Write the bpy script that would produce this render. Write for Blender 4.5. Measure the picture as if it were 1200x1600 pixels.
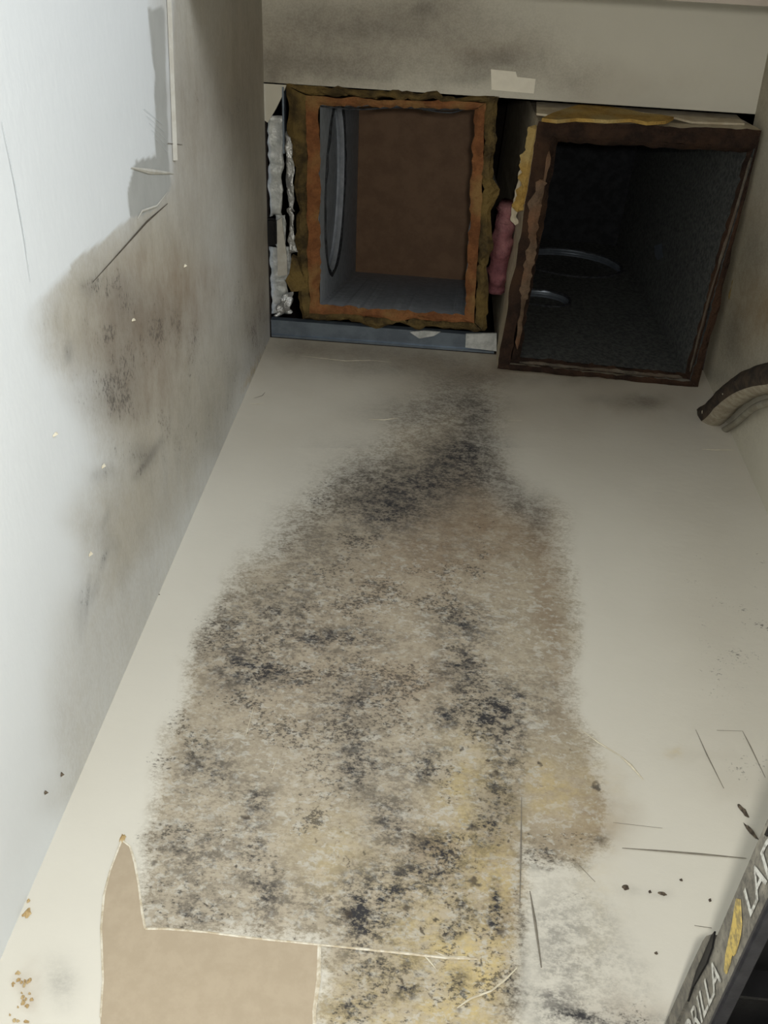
import bpy, bmesh, math, random
import numpy as np
from mathutils import Vector, Matrix, noise as mnoise

for o in list(bpy.data.objects): bpy.data.objects.remove(o, do_unlink=True)
scene = bpy.context.scene
COL = scene.collection
random.seed(7); RNG = np.random.RandomState(11)

# ------------------------------------------------------------------ camera
S = 1.6                 # metres from the lens up to the closet ceiling
CZ = 1.0                # lens height above the floor
YAW, PIT, ROL, FPX = math.radians(-4.02), math.radians(55.27), math.radians(8.05), 1477.2
_cy, _sy = math.cos(YAW), math.sin(YAW)
_f = np.array([_sy*math.cos(PIT), _cy*math.cos(PIT), math.sin(PIT)])
_r = np.array([_cy, -_sy, 0.0]); _u = np.cross(_r, _f)
_c, _s = math.cos(ROL), math.sin(ROL)
MC = np.array([_c*_r + _s*_u, -_s*_r + _c*_u, _f])       # rows: right, up, forward
cam = bpy.data.objects.new('camera', bpy.data.cameras.new('camera')); COL.objects.link(cam)
cam.data.sensor_fit = 'VERTICAL'; cam.data.sensor_height = 24.0; cam.data.sensor_width = 18.0
cam.data.lens = FPX*24.0/1600.0; cam.data.clip_start = 0.01
cam.matrix_world = Matrix(((MC[0][0], MC[1][0], -MC[2][0], 0), (MC[0][1], MC[1][1], -MC[2][1], 0),
                           (MC[0][2], MC[1][2], -MC[2][2], CZ), (0, 0, 0, 1)))
scene.camera = cam

# ------------------------------------------------------------------ light
world = bpy.data.worlds.new('world'); scene.world = world; world.use_nodes = True
bg = world.node_tree.nodes['Background']
bg.inputs[0].default_value = (0.80, 0.88, 1.0, 1); bg.inputs[1].default_value = 0.4
def area(name, loc, target, sx, sy, power, col):
    l = bpy.data.lights.new(name, 'AREA'); l.shape = 'RECTANGLE'; l.size = sx; l.size_y = sy
    l.energy = power; l.color = col
    o = bpy.data.objects.new(name, l); COL.objects.link(o); o.location = loc
    o.rotation_euler = (Vector(target)-Vector(loc)).to_track_quat('-Z', 'Y').to_euler()
    return o
area('unseen_room_light', (1.15, -1.25, 1.15), (-0.3, 0.3, 1.6), 0.9, 0.9, 26, (0.90, 0.96, 1.0))  # unseen room light at the right, placed to brighten the left wall
torch = bpy.data.lights.new('phone_torch', 'POINT'); torch.energy = 17; torch.shadow_soft_size = 0.012; torch.color = (1.0, 0.97, 0.90)
torch_o = bpy.data.objects.new('phone_torch', torch); COL.objects.link(torch_o); torch_o.location = (0.02, -0.025, CZ-0.01)
vs = scene.view_settings
vs.view_transform = 'Standard'; vs.look = 'None'; vs.gamma = 1.0; vs.use_curve_mapping = False
vs.exposure = 0.0

# ------------------------------------------------------------------ pixels to places
def ray(p): return MC.T @ np.array([(p[0]-600)/FPX, -(p[1]-800)/FPX, 1.0])
def onZ(p, z=1.0): d = ray(p); d = d*(z/d[2])*S; return Vector((d[0], d[1], d[2]+CZ))
def onY(p, y): d = ray(p); d = d*(y/d[1]); return Vector((d[0], d[1], d[2]+CZ))
def onX(p, x): d = ray(p); d = d*(x/d[0]); return Vector((d[0], d[1], d[2]+CZ))
def W(x, y, z): return Vector((x*S, y*S, z*S+CZ))
def project(P):
    Q = (P - np.array([0, 0, CZ])) @ MC.T
    w = np.where(Q[:, 2] > 0.05, Q[:, 2], np.nan)
    px = 600+FPX*Q[:, 0]/w; py = 800-FPX*Q[:, 1]/w
    return np.nan_to_num(px, nan=-9999), np.nan_to_num(py, nan=-9999)

XL, YB, ZC = -0.1911*S, 0.4604*S, 1.0*S+CZ            # left wall, back wall, ceiling
XR0, XR1 = 0.284*S, 0.304*S                            # right wall at the header, at the back wall
YF = 0.11                                              # inner face of the header
ZH = 2.15                                              # header underside
YCUT = 0.189*S                                         # where the ceiling board is cut away

# ------------------------------------------------------------------ node helpers
class NT:
    def __init__(s, name, rough=0.6, metal=0.0, spec=0.3):
        s.m = bpy.data.materials.new(name); s.m.use_nodes = True
        s.t = s.m.node_tree; s.b = s.t.nodes['Principled BSDF']
        s.b.inputs['Roughness'].default_value = rough; s.b.inputs['Metallic'].default_value = metal
        s.b.inputs['Specular IOR Level'].default_value = spec
        s.co = s.t.nodes.new('ShaderNodeTexCoord')
    def n(s, typ, **kw):
        nd = s.t.nodes.new(typ)
        for k, v in kw.items(): setattr(nd, k, v)
        return nd
    def put(s, sock, v):
        if isinstance(v, (int, float)): sock.default_value = v
        elif isinstance(v, tuple): sock.default_value = v if len(v) == len(sock.default_value) else v+(1,)
        else: s.t.links.new(v, sock)
    def noise(s, scale, detail=4, rough=0.6, stretch=None, off=(0, 0, 0), dist=0.0):
        mp = s.n('ShaderNodeMapping'); s.t.links.new(s.co.outputs['Object'], mp.inputs[0])
        mp.inputs['Location'].default_value = off
        if stretch: mp.inputs['Scale'].default_value = stretch
        nd = s.n('ShaderNodeTexNoise'); s.t.links.new(mp.outputs[0], nd.inputs['Vector'])
        nd.inputs['Scale'].default_value = scale; nd.inputs['Detail'].default_value = detail
        nd.inputs['Roughness'].default_value = rough; nd.inputs['Distortion'].default_value = dist
        return nd.outputs['Fac']
    def math(s, op, a, b=0.0, c=0.0, clamp=False):
        nd = s.n('ShaderNodeMath', operation=op); nd.use_clamp = clamp
        for i, v in enumerate((a, b, c)): s.put(nd.inputs[i], v)
        return nd.outputs[0]
    def smooth(s, v, lo, hi, a=0.0, b=1.0):
        nd = s.n('ShaderNodeMapRange', interpolation_type='SMOOTHSTEP')
        for i, x in enumerate((v, lo, hi, a, b)): s.put(nd.inputs[i], x)
        return nd.outputs[0]
    def mix(s, f, a, b):
        nd = s.n('ShaderNodeMix', data_type='RGBA')
        s.put(nd.inputs[0], f); s.put(nd.inputs[6], a); s.put(nd.inputs[7], b)
        return nd.outputs[2]
    def attr(s, name):
        nd = s.n('ShaderNodeAttribute', attribute_name=name)
        sp = s.n('ShaderNodeSeparateColor'); s.t.links.new(nd.outputs['Color'], sp.inputs[0])
        return sp.outputs[0], sp.outputs[1], sp.outputs[2]
    def col(s, c): s.put(s.b.inputs['Base Color'], c)
    def bump(s, h, strength=0.3, dist=0.002):
        nd = s.n('ShaderNodeBump'); nd.inputs['Strength'].default_value = strength; nd.inputs['Distance'].default_value = dist
        s.t.links.new(h, nd.inputs['Height']); s.t.links.new(nd.outputs[0], s.b.inputs['Normal'])

def lin(r, g, b):
    f = lambda v: (v/255/12.92) if v <= 10 else ((v/255+0.055)/1.055)**2.4
    return (f(r), f(g), f(b))

def wall_material(name, paint, grime, brown, yellow, grey, mold=(0.030, 0.029, 0.031), stretch=(1, 1, 1), speck=1.0, grain=1.0):
    t = NT(name, 0.62, 0, 0.25)
    G, K, Y = t.attr('stain'); B, P, F = t.attr('stain_extra'); SP, DT, LT = t.attr('stain_fine_shade')
    n0 = t.noise(9, 4, 0.6); n1 = t.noise(75, 5, 0.7, stretch); n2 = t.noise(310, 4, 0.75, stretch, (3, 1, 7))
    n3 = t.noise(28, 5, 0.65, stretch, (1, 5, 2)); n4 = t.noise(150, 3, 0.7, stretch, (9, 2, 4), 0.4)
    fine = t.smooth(t.math('ADD', t.math('MULTIPLY', n2, 0.6), t.math('MULTIPLY', n1, 0.4)), 0.38, 0.62)
    dith = t.math('MULTIPLY', t.math('SUBTRACT', fine, 0.5), 0.55*grain)
    def dither(ch, amt=1.0):      # break a soft stain edge up into grains
        w = t.math('MULTIPLY', t.smooth(ch, 0.0, 0.3), t.smooth(ch, 1.0, 0.75, 0, 1))
        return t.math('MULTIPLY_ADD', dith, t.math('MULTIPLY', w, amt), ch, clamp=True)
    c = t.mix(t.smooth(n0, 0.3, 0.7, 0, 0.22), paint, tuple(v*0.88 for v in paint))
    gcol = t.mix(t.smooth(n3, 0.32, 0.68), grime, tuple(v*0.80 for v in grime))
    gcol = t.mix(t.math('MULTIPLY', t.smooth(fine, 0.2, 0.9), 0.42*grain), gcol, tuple(v*0.52 for v in grime))
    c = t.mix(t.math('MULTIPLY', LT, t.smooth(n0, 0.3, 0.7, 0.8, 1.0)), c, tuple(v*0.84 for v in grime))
    c = t.mix(dither(G, 1.3), c, gcol)
    c = t.mix(t.math('MULTIPLY', B, t.smooth(n3, 0.3, 0.7, 0.45, 1.0), clamp=True), c, brown)
    c = t.mix(t.math('MULTIPLY', Y, t.smooth(n1, 0.36, 0.62, 0.15, 1.0), clamp=True), c, yellow)
    # pale flecks of dried paint and efflorescence
    c = t.mix(t.math('MULTIPLY', F, t.smooth(n4, 0.50, 0.66, 0, 0.75), clamp=True), c, tuple(v*0.82 for v in paint))
    c = t.mix(t.math('MULTIPLY', F, t.smooth(t.noise(50, 3, 0.6, stretch, (4, 8, 1)), 0.62, 0.70, 0, 0.6), clamp=True), c, tuple(v*0.88 for v in paint))
    # mould: grainy veil, scattered specks, round colonies
    brk = t.math('MULTIPLY', t.smooth(t.math('ADD', t.math('MULTIPLY', n1, 0.65), t.math('MULTIPLY', n2, 0.35)), 0.40, 0.58), 1.35)
    kb = t.n('ShaderNodeMix', data_type='FLOAT'); t.put(kb.inputs[0], t.math('MULTIPLY', F, 0.85, clamp=True)); kb.inputs[2].default_value = 1.0; t.put(kb.inputs[3], brk)
    veil = t.math('MULTIPLY', t.math('MULTIPLY', K, kb.outputs[0]), t.math('MULTIPLY_ADD', fine, 0.5*grain, 0.92-0.34*grain), clamp=True)
    c = t.mix(veil, c, (0.040, 0.039, 0.042))
    v = t.math('ADD', t.math('MULTIPLY', n2, 0.62), t.math('MULTIPLY', n3, 0.38))
    thr = t.math('MULTIPLY_ADD', SP, -0.15, 0.65)
    sp = t.math('MULTIPLY', t.smooth(v, thr, t.math('ADD', thr, 0.06)), t.smooth(SP, 0.02, 0.3, 0, 0.66*speck))
    c = t.mix(sp, c, mold)
    dots = 0.0
    warp = t.n('ShaderNodeTexNoise'); warp.inputs['Scale'].default_value = 120; warp.inputs['Detail'].default_value = 2
    t.t.links.new(t.co.outputs['Object'], warp.inputs['Vector'])
    for scale, off in ((62, (0, 0, 0)), (30, (3, 7, 5))):
        mp = t.n('ShaderNodeMapping'); t.t.links.new(t.co.outputs['Object'], mp.inputs[0]); mp.inputs['Location'].default_value = off
        vm = t.n('ShaderNodeVectorMath', operation='MULTIPLY_ADD')
        t.t.links.new(warp.outputs['Color'], vm.inputs[0]); vm.inputs[1].default_value = (0.018,)*3; t.t.links.new(mp.outputs[0], vm.inputs[2])
        vo = t.n('ShaderNodeTexVoronoi'); vo.inputs['Scale'].default_value = scale; t.t.links.new(vm.outputs[0], vo.inputs['Vector'])
        sc = t.n('ShaderNodeSeparateColor'); t.t.links.new(vo.outputs['Color'], sc.inputs[0])
        rad = t.math('MULTIPLY_ADD', sc.outputs[1], 0.26, 0.10)
        show = t.smooth(t.math('SUBTRACT', DT, sc.outputs[0]), 0.0, 0.12, 0, 0.8)
        d = t.math('MULTIPLY', t.smooth(vo.outputs['Distance'], rad, t.math('MULTIPLY', rad, 0.35)), show)
        dots = t.math('MAXIMUM', d, dots)
    c = t.mix(dots, c, t.mix(t.smooth(n3, 0.4, 0.6), (0.035, 0.030, 0.028), (0.075, 0.058, 0.042)))
    c = t.mix(P, c, t.mix(t.smooth(n3, 0.3, 0.7), grey, tuple(q*0.88 for q in grey)))
    t.col(c)
    t.bump(t.noise(75, 3, 0.6, stretch), 0.22, 0.0015)
    return t.m

def simple(name, base, dark=None, scale=40, rough=0.6, metal=0.0, spec=0.3, bump=0.2, stretch=None, bd=0.002, lo=0.35, hi=0.65):
    t = NT(name, rough, metal, spec)
    n = t.noise(scale, 5, 0.65, stretch)
    t.col(t.mix(t.smooth(n, lo, hi), base, dark or tuple(v*0.75 for v in base)))
    if bump: t.bump(n, bump, bd)
    return t.m

M = {}
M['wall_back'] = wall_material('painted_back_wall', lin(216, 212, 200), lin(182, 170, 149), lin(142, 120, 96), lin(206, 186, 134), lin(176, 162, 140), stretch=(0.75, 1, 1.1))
M['wall_left'] = wall_material('painted_left_wall', lin(224, 228, 231), lin(176, 167, 148), lin(142, 120, 96), lin(182, 160, 115), lin(176, 177, 174), stretch=(1, 0.55, 1.1), speck=0.85, grain=0.25)
M['ceiling'] = wall_material('painted_ceiling', lin(206, 202, 188), lin(160, 152, 138), lin(138, 120, 98), lin(182, 160, 115), lin(225, 220, 205), speck=0.5, grain=0.35)
M['wall_right'] = wall_material('painted_right_wall', lin(206, 202, 186), lin(160, 150, 128), lin(146, 122, 90), lin(182, 160, 115), lin(176, 177, 174), speck=0.6, grain=0.4)
M['plain'] = simple('painted_plaster', lin(200, 195, 182), lin(188, 183, 170), 12, bump=0.1)
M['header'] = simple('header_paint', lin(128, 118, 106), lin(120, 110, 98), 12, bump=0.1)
M['board_paper'] = simple('bare_board_paper', lin(180, 165, 143), lin(174, 159, 137), 60, 0.9, bump=0.15)
M['torn_edge'] = simple('torn_paper_edge', lin(226, 220, 204), lin(190, 176, 150), 120, 0.9)
M['strip'] = simple('bare_strip_paint', lin(196, 194, 186), lin(184, 180, 170), 60, 0.8, bump=0.1)
M['patch'] = simple('clean_patch_paint', lin(236, 230, 214), lin(230, 224, 208), 60, 0.8, bump=0.1)
M['scratch_light'] = simple('pale_scratch', lin(220, 213, 192), lin(196, 186, 164), 90, 0.9)
M['scratch_dark'] = simple('dark_scratch', lin(92, 84, 72), lin(70, 64, 56), 90, 0.9)
M['crack'] = simple('faint_crack', lin(190, 196, 200), lin(176, 182, 186), 120, 0.9)
M['pencil'] = simple('pencil_mark', lin(134, 128, 116), lin(116, 110, 100), 120, 0.9)
M['grime_blob'] = simple('grime_clump', lin(110, 99, 84), lin(66, 58, 50), 260, 0.9, bump=0.6)
M['rust'] = simple('rust_spot', lin(202, 182, 142), lin(178, 150, 104), 150, 0.9)
M['timber'] = simple('attic_timber', lin(44, 36, 30), lin(30, 25, 22), 14, 0.9, stretch=(1, 8, 1))
M['floor'] = simple('floor_vinyl', lin(150, 142, 130), lin(130, 122, 110), 8, 0.6)
def fibre(name, a, b, c2):
    t = NT(name, 0.95, 0, 0.1)
    n = t.noise(38, 6, 0.7); m = t.noise(150, 4, 0.75, None, (2, 3, 1)); k = t.noise(14, 3, 0.5, None, (5, 1, 1))
    c = t.mix(t.smooth(n, 0.35, 0.65), a, b); c = t.mix(t.smooth(k, 0.45, 0.66), c, c2)
    c = t.mix(t.smooth(m, 0.5, 0.75, 0, 0.5), c, tuple(v*0.45 for v in a))
    t.col(c); t.bump(t.math('ADD', n, m), 0.7, 0.006); return t.m
M['fibre_orange'] = fibre('orange_glass_fibre', lin(152, 102, 66), lin(118, 78, 52), lin(150, 118, 76))
M['fibre_olive'] = fibre('olive_glass_fibre', lin(110, 93, 60), lin(70, 60, 43), lin(126, 106, 64))
M['fibre_yellow'] = fibre('yellow_glass_fibre', lin(190, 156, 88), lin(160, 128, 70), lin(184, 162, 110))
M['fibre_dark'] = fibre('dirty_dark_fibre', lin(60, 46, 38), lin(42, 33, 29), lin(70, 52, 40))
M['fibre_tan'] = fibre('torn_tan_fibre', lin(128, 106, 86), lin(98, 82, 68), lin(124, 92, 70))
M['rim_grey'] = fibre('dusty_liner_edge', lin(112, 104, 92), lin(84, 78, 70), lin(100, 88, 76))
M['fibre_pink'] = fibre('pink_glass_fibre', lin(158, 104, 108), lin(128, 84, 90), lin(176, 126, 126))
M['liner_grey'] = simple('grey_duct_liner', lin(184, 190, 198), lin(164, 170, 178), 60, 0.85, bump=0.3)
M['liner_brown'] = simple('brown_duct_board', lin(158, 128, 103), lin(142, 114, 92), 24, 0.9, bump=0.35)
M['liner_black'] = simple('sooty_duct_liner', lin(98, 100, 98), lin(66, 68, 67), 130, 0.9, bump=0.6, bd=0.004)
M['roof_black'] = simple('sooty_duct_roof', lin(50, 52, 56), lin(36, 37, 40), 50, 0.9)
M['facer_cream'] = simple('cream_facing_paper', lin(206, 196, 174), lin(184, 170, 144), 40, 0.8, bump=0.3)
M['foil'] = simple('aluminium_foil_facing', (0.62, 0.63, 0.63), (0.45, 0.46, 0.46), 55, 0.32, 0.75, 0.5, 0.9, bd=0.006)
M['foil_white'] = simple('white_scrim_foil', lin(206, 208, 206), lin(176, 180, 178), 70, 0.42, 0.25, 0.5, 0.6, bd=0.004)
M['galv'] = simple('galvanised_steel', lin(128, 140, 152), lin(112, 122, 134), 30, 0.38, 0.6, 0.5, 0.1)
M['collar'] = simple('galvanised_collar', lin(150, 160, 172), lin(128, 138, 150), 30, 0.4, 0.55, 0.5, 0.1)
M['caulk'] = simple('grey_duct_sealant', lin(70, 72, 76), lin(40, 42, 46), 90, 0.8, bump=0.6)
M['black'] = simple('black_plastic', lin(22, 22, 24), lin(14, 14, 16), 40, 0.5)
M['pipe_foam'] = simple('dark_pipe_foam', lin(74, 62, 50), lin(48, 42, 36), 60, 0.9, bump=0.6, bd=0.004)
M['pipe_paint'] = simple('overpainted_pipe_foam', lin(168, 160, 142), lin(140, 130, 112), 70, 0.7, bump=0.5)
M['cable'] = simple('grey_cable_sheath', lin(150, 146, 132), lin(128, 122, 108), 50, 0.6)
def ladder_face():
    t = NT('weathered_grey_ladder_plastic', 0.55, 0, 0.4)
    n = t.noise(120, 5, 0.75); k = t.noise(30, 4, 0.7, (1, 0.5, 1), (3, 3, 3)); w = t.noise(330, 3, 0.7)
    c = t.mix(t.smooth(n, 0.35, 0.65), lin(122, 118, 108), lin(84, 82, 78))
    c = t.mix(t.smooth(k, 0.5, 0.7, 0, 0.7), c, lin(150, 146, 134)); c = t.mix(t.smooth(w, 0.58, 0.7, 0, 0.6), c, lin(50, 50, 48))
    t.col(c); t.bump(n, 0.3, 0.001); return t.m
M['ladder'] = ladder_face()
M['ladder_dark'] = simple('dark_ladder_plastic', lin(52, 52, 56), lin(40, 40, 44), 60, 0.5)
M['ladder_rail'] = simple('ladder_rail_fibreglass', lin(60, 60, 62), lin(44, 44, 46), 40, 0.5)
M['letter'] = simple('worn_white_print', lin(196, 196, 190), lin(140, 138, 132), 170, 0.6, bump=0, lo=0.45, hi=0.62)
M['logo_yellow'] = simple('worn_yellow_print', lin(196, 172, 98), lin(142, 128, 88), 160, 0.6, bump=0, lo=0.42, hi=0.62)

# ------------------------------------------------------------------ object helpers
def link(name, me, mats, parent=None, smooth=False):
    o = bpy.data.objects.new(name, me); COL.objects.link(o)
    for m in (mats if isinstance(mats, (list, tuple)) else [mats]): me.materials.append(M[m] if isinstance(m, str) else m)
    if smooth: me.polygons.foreach_set('use_smooth', [True]*len(me.polygons))
    if parent:
        o.parent = parent; o.matrix_parent_inverse = parent.matrix_world.inverted()
    return o
def mesh(name, v, f, mats, parent=None, mi=None, smooth=False):
    me = bpy.data.meshes.new(name); me.from_pydata([tuple(p) for p in v], [], f); 
    o = link(name, me, mats, parent, smooth)
    if mi: me.polygons.foreach_set('material_index', mi)
    me.update(); return o
def thing(name, label, cat, loc, group=None):
    o = bpy.data.objects.new(name, None); COL.objects.link(o); o.location = loc
    o.empty_display_size = 0.05; o['label'] = label; o['category'] = cat
    if group: o['group'] = group
    bpy.context.view_layer.update()
    return o
def tag(o, label, cat): o['label'] = label; o['category'] = cat; return o
def struct(o, label=None):
    o['kind'] = 'structure'
    if label: o['label'] = label
    return o
def bm_obj(name, bm, mats, parent=None, smooth=False):
    me = bpy.data.meshes.new(name); bmesh.ops.recalc_face_normals(bm, faces=bm.faces); bm.to_mesh(me); bm.free()
    return link(name, me, mats, parent, smooth)
def box(name, a, b, mats, parent=None, bevel=0.0):
    bm = bmesh.new(); bmesh.ops.create_cube(bm, size=1)
    for v in bm.verts: v.co = Vector([a[i]+(v.co[i]+0.5)*(b[i]-a[i]) for i in range(3)])
    if bevel: bmesh.ops.bevel(bm, geom=bm.edges[:], offset=bevel, segments=2, affect='EDGES')
    return bm_obj(name, bm, mats, parent)
def prism(name, poly, d, mats, parent=None):
    """polygon of 3-D points extruded by vector d"""
    bm = bmesh.new(); vs_ = [bm.verts.new(p) for p in poly]
    f = bm.faces.new(vs_); r = bmesh.ops.extrude_face_region(bm, geom=[f])
    for v in [g for g in r['geom'] if isinstance(g, bmesh.types.BMVert)]: v.co += Vector(d)
    bmesh.ops.triangulate(bm, faces=[q for q in bm.faces if len(q.verts) > 4])
    return bm_obj(name, bm, mats, parent)
def tube(name, pts, radii, mats, parent=None, seg=16, rag=0.0, caps=True, mat_fn=None):
    n = len(pts); V = []; F = []; mi = []
    for i, p in enumerate(pts):
        a = pts[max(i-1, 0)]; b = pts[min(i+1, n-1)]; t = (b-a).normalized()
        up = Vector((0, 0, 1)) if abs(t.z) < 0.9 else Vector((0, 1, 0))
        x = t.cross(up).normalized(); y = x.cross(t).normalized()
        r = radii[i] if isinstance(radii, (list, tuple)) else radii
        for k in range(seg):
            an = 2*math.pi*k/seg; rr = r*(1+rag*(mnoise.noise(Vector((p.x*40+k*0.6, p.y*40, p.z*40+k)))))
            V.append(p+x*math.cos(an)*rr+y*math.sin(an)*rr)
    for i in range(n-1):
        for k in range(seg):
            F.append((i*seg+k, i*seg+(k+1) % seg, (i+1)*seg+(k+1) % seg, (i+1)*seg+k)); mi.append(mat_fn(i, k) if mat_fn else 0)
    if caps:
        F.append(tuple(range(seg-1, -1, -1))); F.append(tuple((n-1)*seg+k for k in range(seg))); mi += [0, 0]
    return mesh(name, V, F, mats, parent, mi, True)
def curve_pts(P, n=24):
    P = [Vector(p) for p in P]; P = [2*P[0]-P[1]]+P+[2*P[-1]-P[-2]]; out = []
    for i in range(1, len(P)-2):
        for j in range(n):
            t = j/n; a, b, c, d = P[i-1:i+3]
            out.append(0.5*((2*b)+(c-a)*t+(2*a-5*b+4*c-d)*t*t+(3*b-a-3*c+d)*t**3))
    return out+[P[-2]]

# ------------------------------------------------------------------ stain and shade painting (in wall coordinates, placed from photo pixels)
def vnoise(x, y, sc, seed):
    rs = np.random.RandomState(seed); L = rs.rand(128, 128)
    u = x/sc; v = y/sc; i = np.floor(u).astype(int); j = np.floor(v).astype(int); fu = u-i; fv = v-j
    fu = fu*fu*(3-2*fu); fv = fv*fv*(3-2*fv); g = lambda a, b: L[a % 128, b % 128]
    return (g(i, j)*(1-fu)+g(i+1, j)*fu)*(1-fv)+(g(i, j+1)*(1-fu)+g(i+1, j+1)*fu)*fv
def fbm(x, y, sc, seed): return sum(vnoise(x, y, sc/2**k, seed+k)*0.5**k for k in range(4))/1.875
def sdist(x, y, poly):
    """signed pixel distance, positive inside"""
    P = np.array(poly, float); d = np.full(x.shape, 1e9); ins = np.zeros(x.shape, bool)
    for a, b in zip(P, np.roll(P, -1, 0)):
        e = b-a; t = np.clip(((x-a[0])*e[0]+(y-a[1])*e[1])/(e@e+1e-9), 0, 1)
        d = np.minimum(d, np.hypot(x-a[0]-t*e[0], y-a[1]-t*e[1]))
        if a[1] != b[1]:
            c = ((a[1] > y) != (b[1] > y)) & (x < (b[0]-a[0])*(y-a[1])/(b[1]-a[1])+a[0]); ins ^= c
    return np.where(ins, d, -d)
def sst(v, lo, hi):
    t = np.clip((v-lo)/(hi-lo), 0, 1); return t*t*(3-2*t)
def blobs(x, y, L, wob=None):
    out = np.zeros(x.shape)
    if wob is None: wob = (0, 0)
    for b in L:
        cx, cy, rx, ry, s = b[:5]; an = math.radians(b[5]) if len(b) > 5 else 0
        dx, dy = x+wob[0]-cx, y+wob[1]-cy
        u = dx*math.cos(an)+dy*math.sin(an); v = -dx*math.sin(an)+dy*math.cos(an)
        out = 1-(1-out)*(1-s*np.exp(-((u/rx)**2+(v/ry)**2)))
    return out
def strokes(x, y, L):
    out = np.zeros(x.shape)
    for (x0, y0, x1, y1, w, s) in L:
        e = np.array([x1-x0, y1-y0]); t = np.clip(((x-x0)*e[0]+(y-y0)*e[1])/(e@e), 0, 1)
        d = np.hypot(x-x0-t*e[0], y-y0-t*e[1]); out = np.maximum(out, s*np.exp(-(d/w)**2)*(0.35+0.65*np.sin(np.pi*np.clip(t, 0.05, 0.95))))
    return out
def painted_grid(name, O, U, V, us, vs_, painter, mat):
    uu, vv = np.meshgrid(us, vs_); n, m = len(us), len(vs_)
    P = np.array(O)[None, :]+uu.reshape(-1, 1)*np.array(U)[None, :]+vv.reshape(-1, 1)*np.array(V)[None, :]
    idx = np.arange(n*m).reshape(m, n)
    F = np.stack([idx[:-1, :-1], idx[:-1, 1:], idx[1:, 1:], idx[1:, :-1]], -1).reshape(-1, 4)
    me = bpy.data.meshes.new(name); me.from_pydata(P.tolist(), [], F.tolist())
    px, py = project(P); ch = painter(px, py)
    for nm, keys in (('stain', ('grime', 'mold', 'yellow')), ('stain_extra', ('brown', 'grey', 'fleck')), ('stain_fine_shade', ('speck', 'dots', 'film_shade'))):
        at = me.attributes.new(nm, 'FLOAT_COLOR', 'POINT'); A = np.ones((len(P), 4), np.float32)
        for k, key in enumerate(keys): A[:, k] = np.clip(ch.get(key, np.zeros(len(P))), 0, 1)
        at.data.foreach_set('color', A.ravel())
    return link(name, me, mat)
def spaced(*segs):
    out = []
    for a, b, st in segs: out += list(np.arange(a, b, st))
    return np.array(out+[segs[-1][1]])

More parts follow.
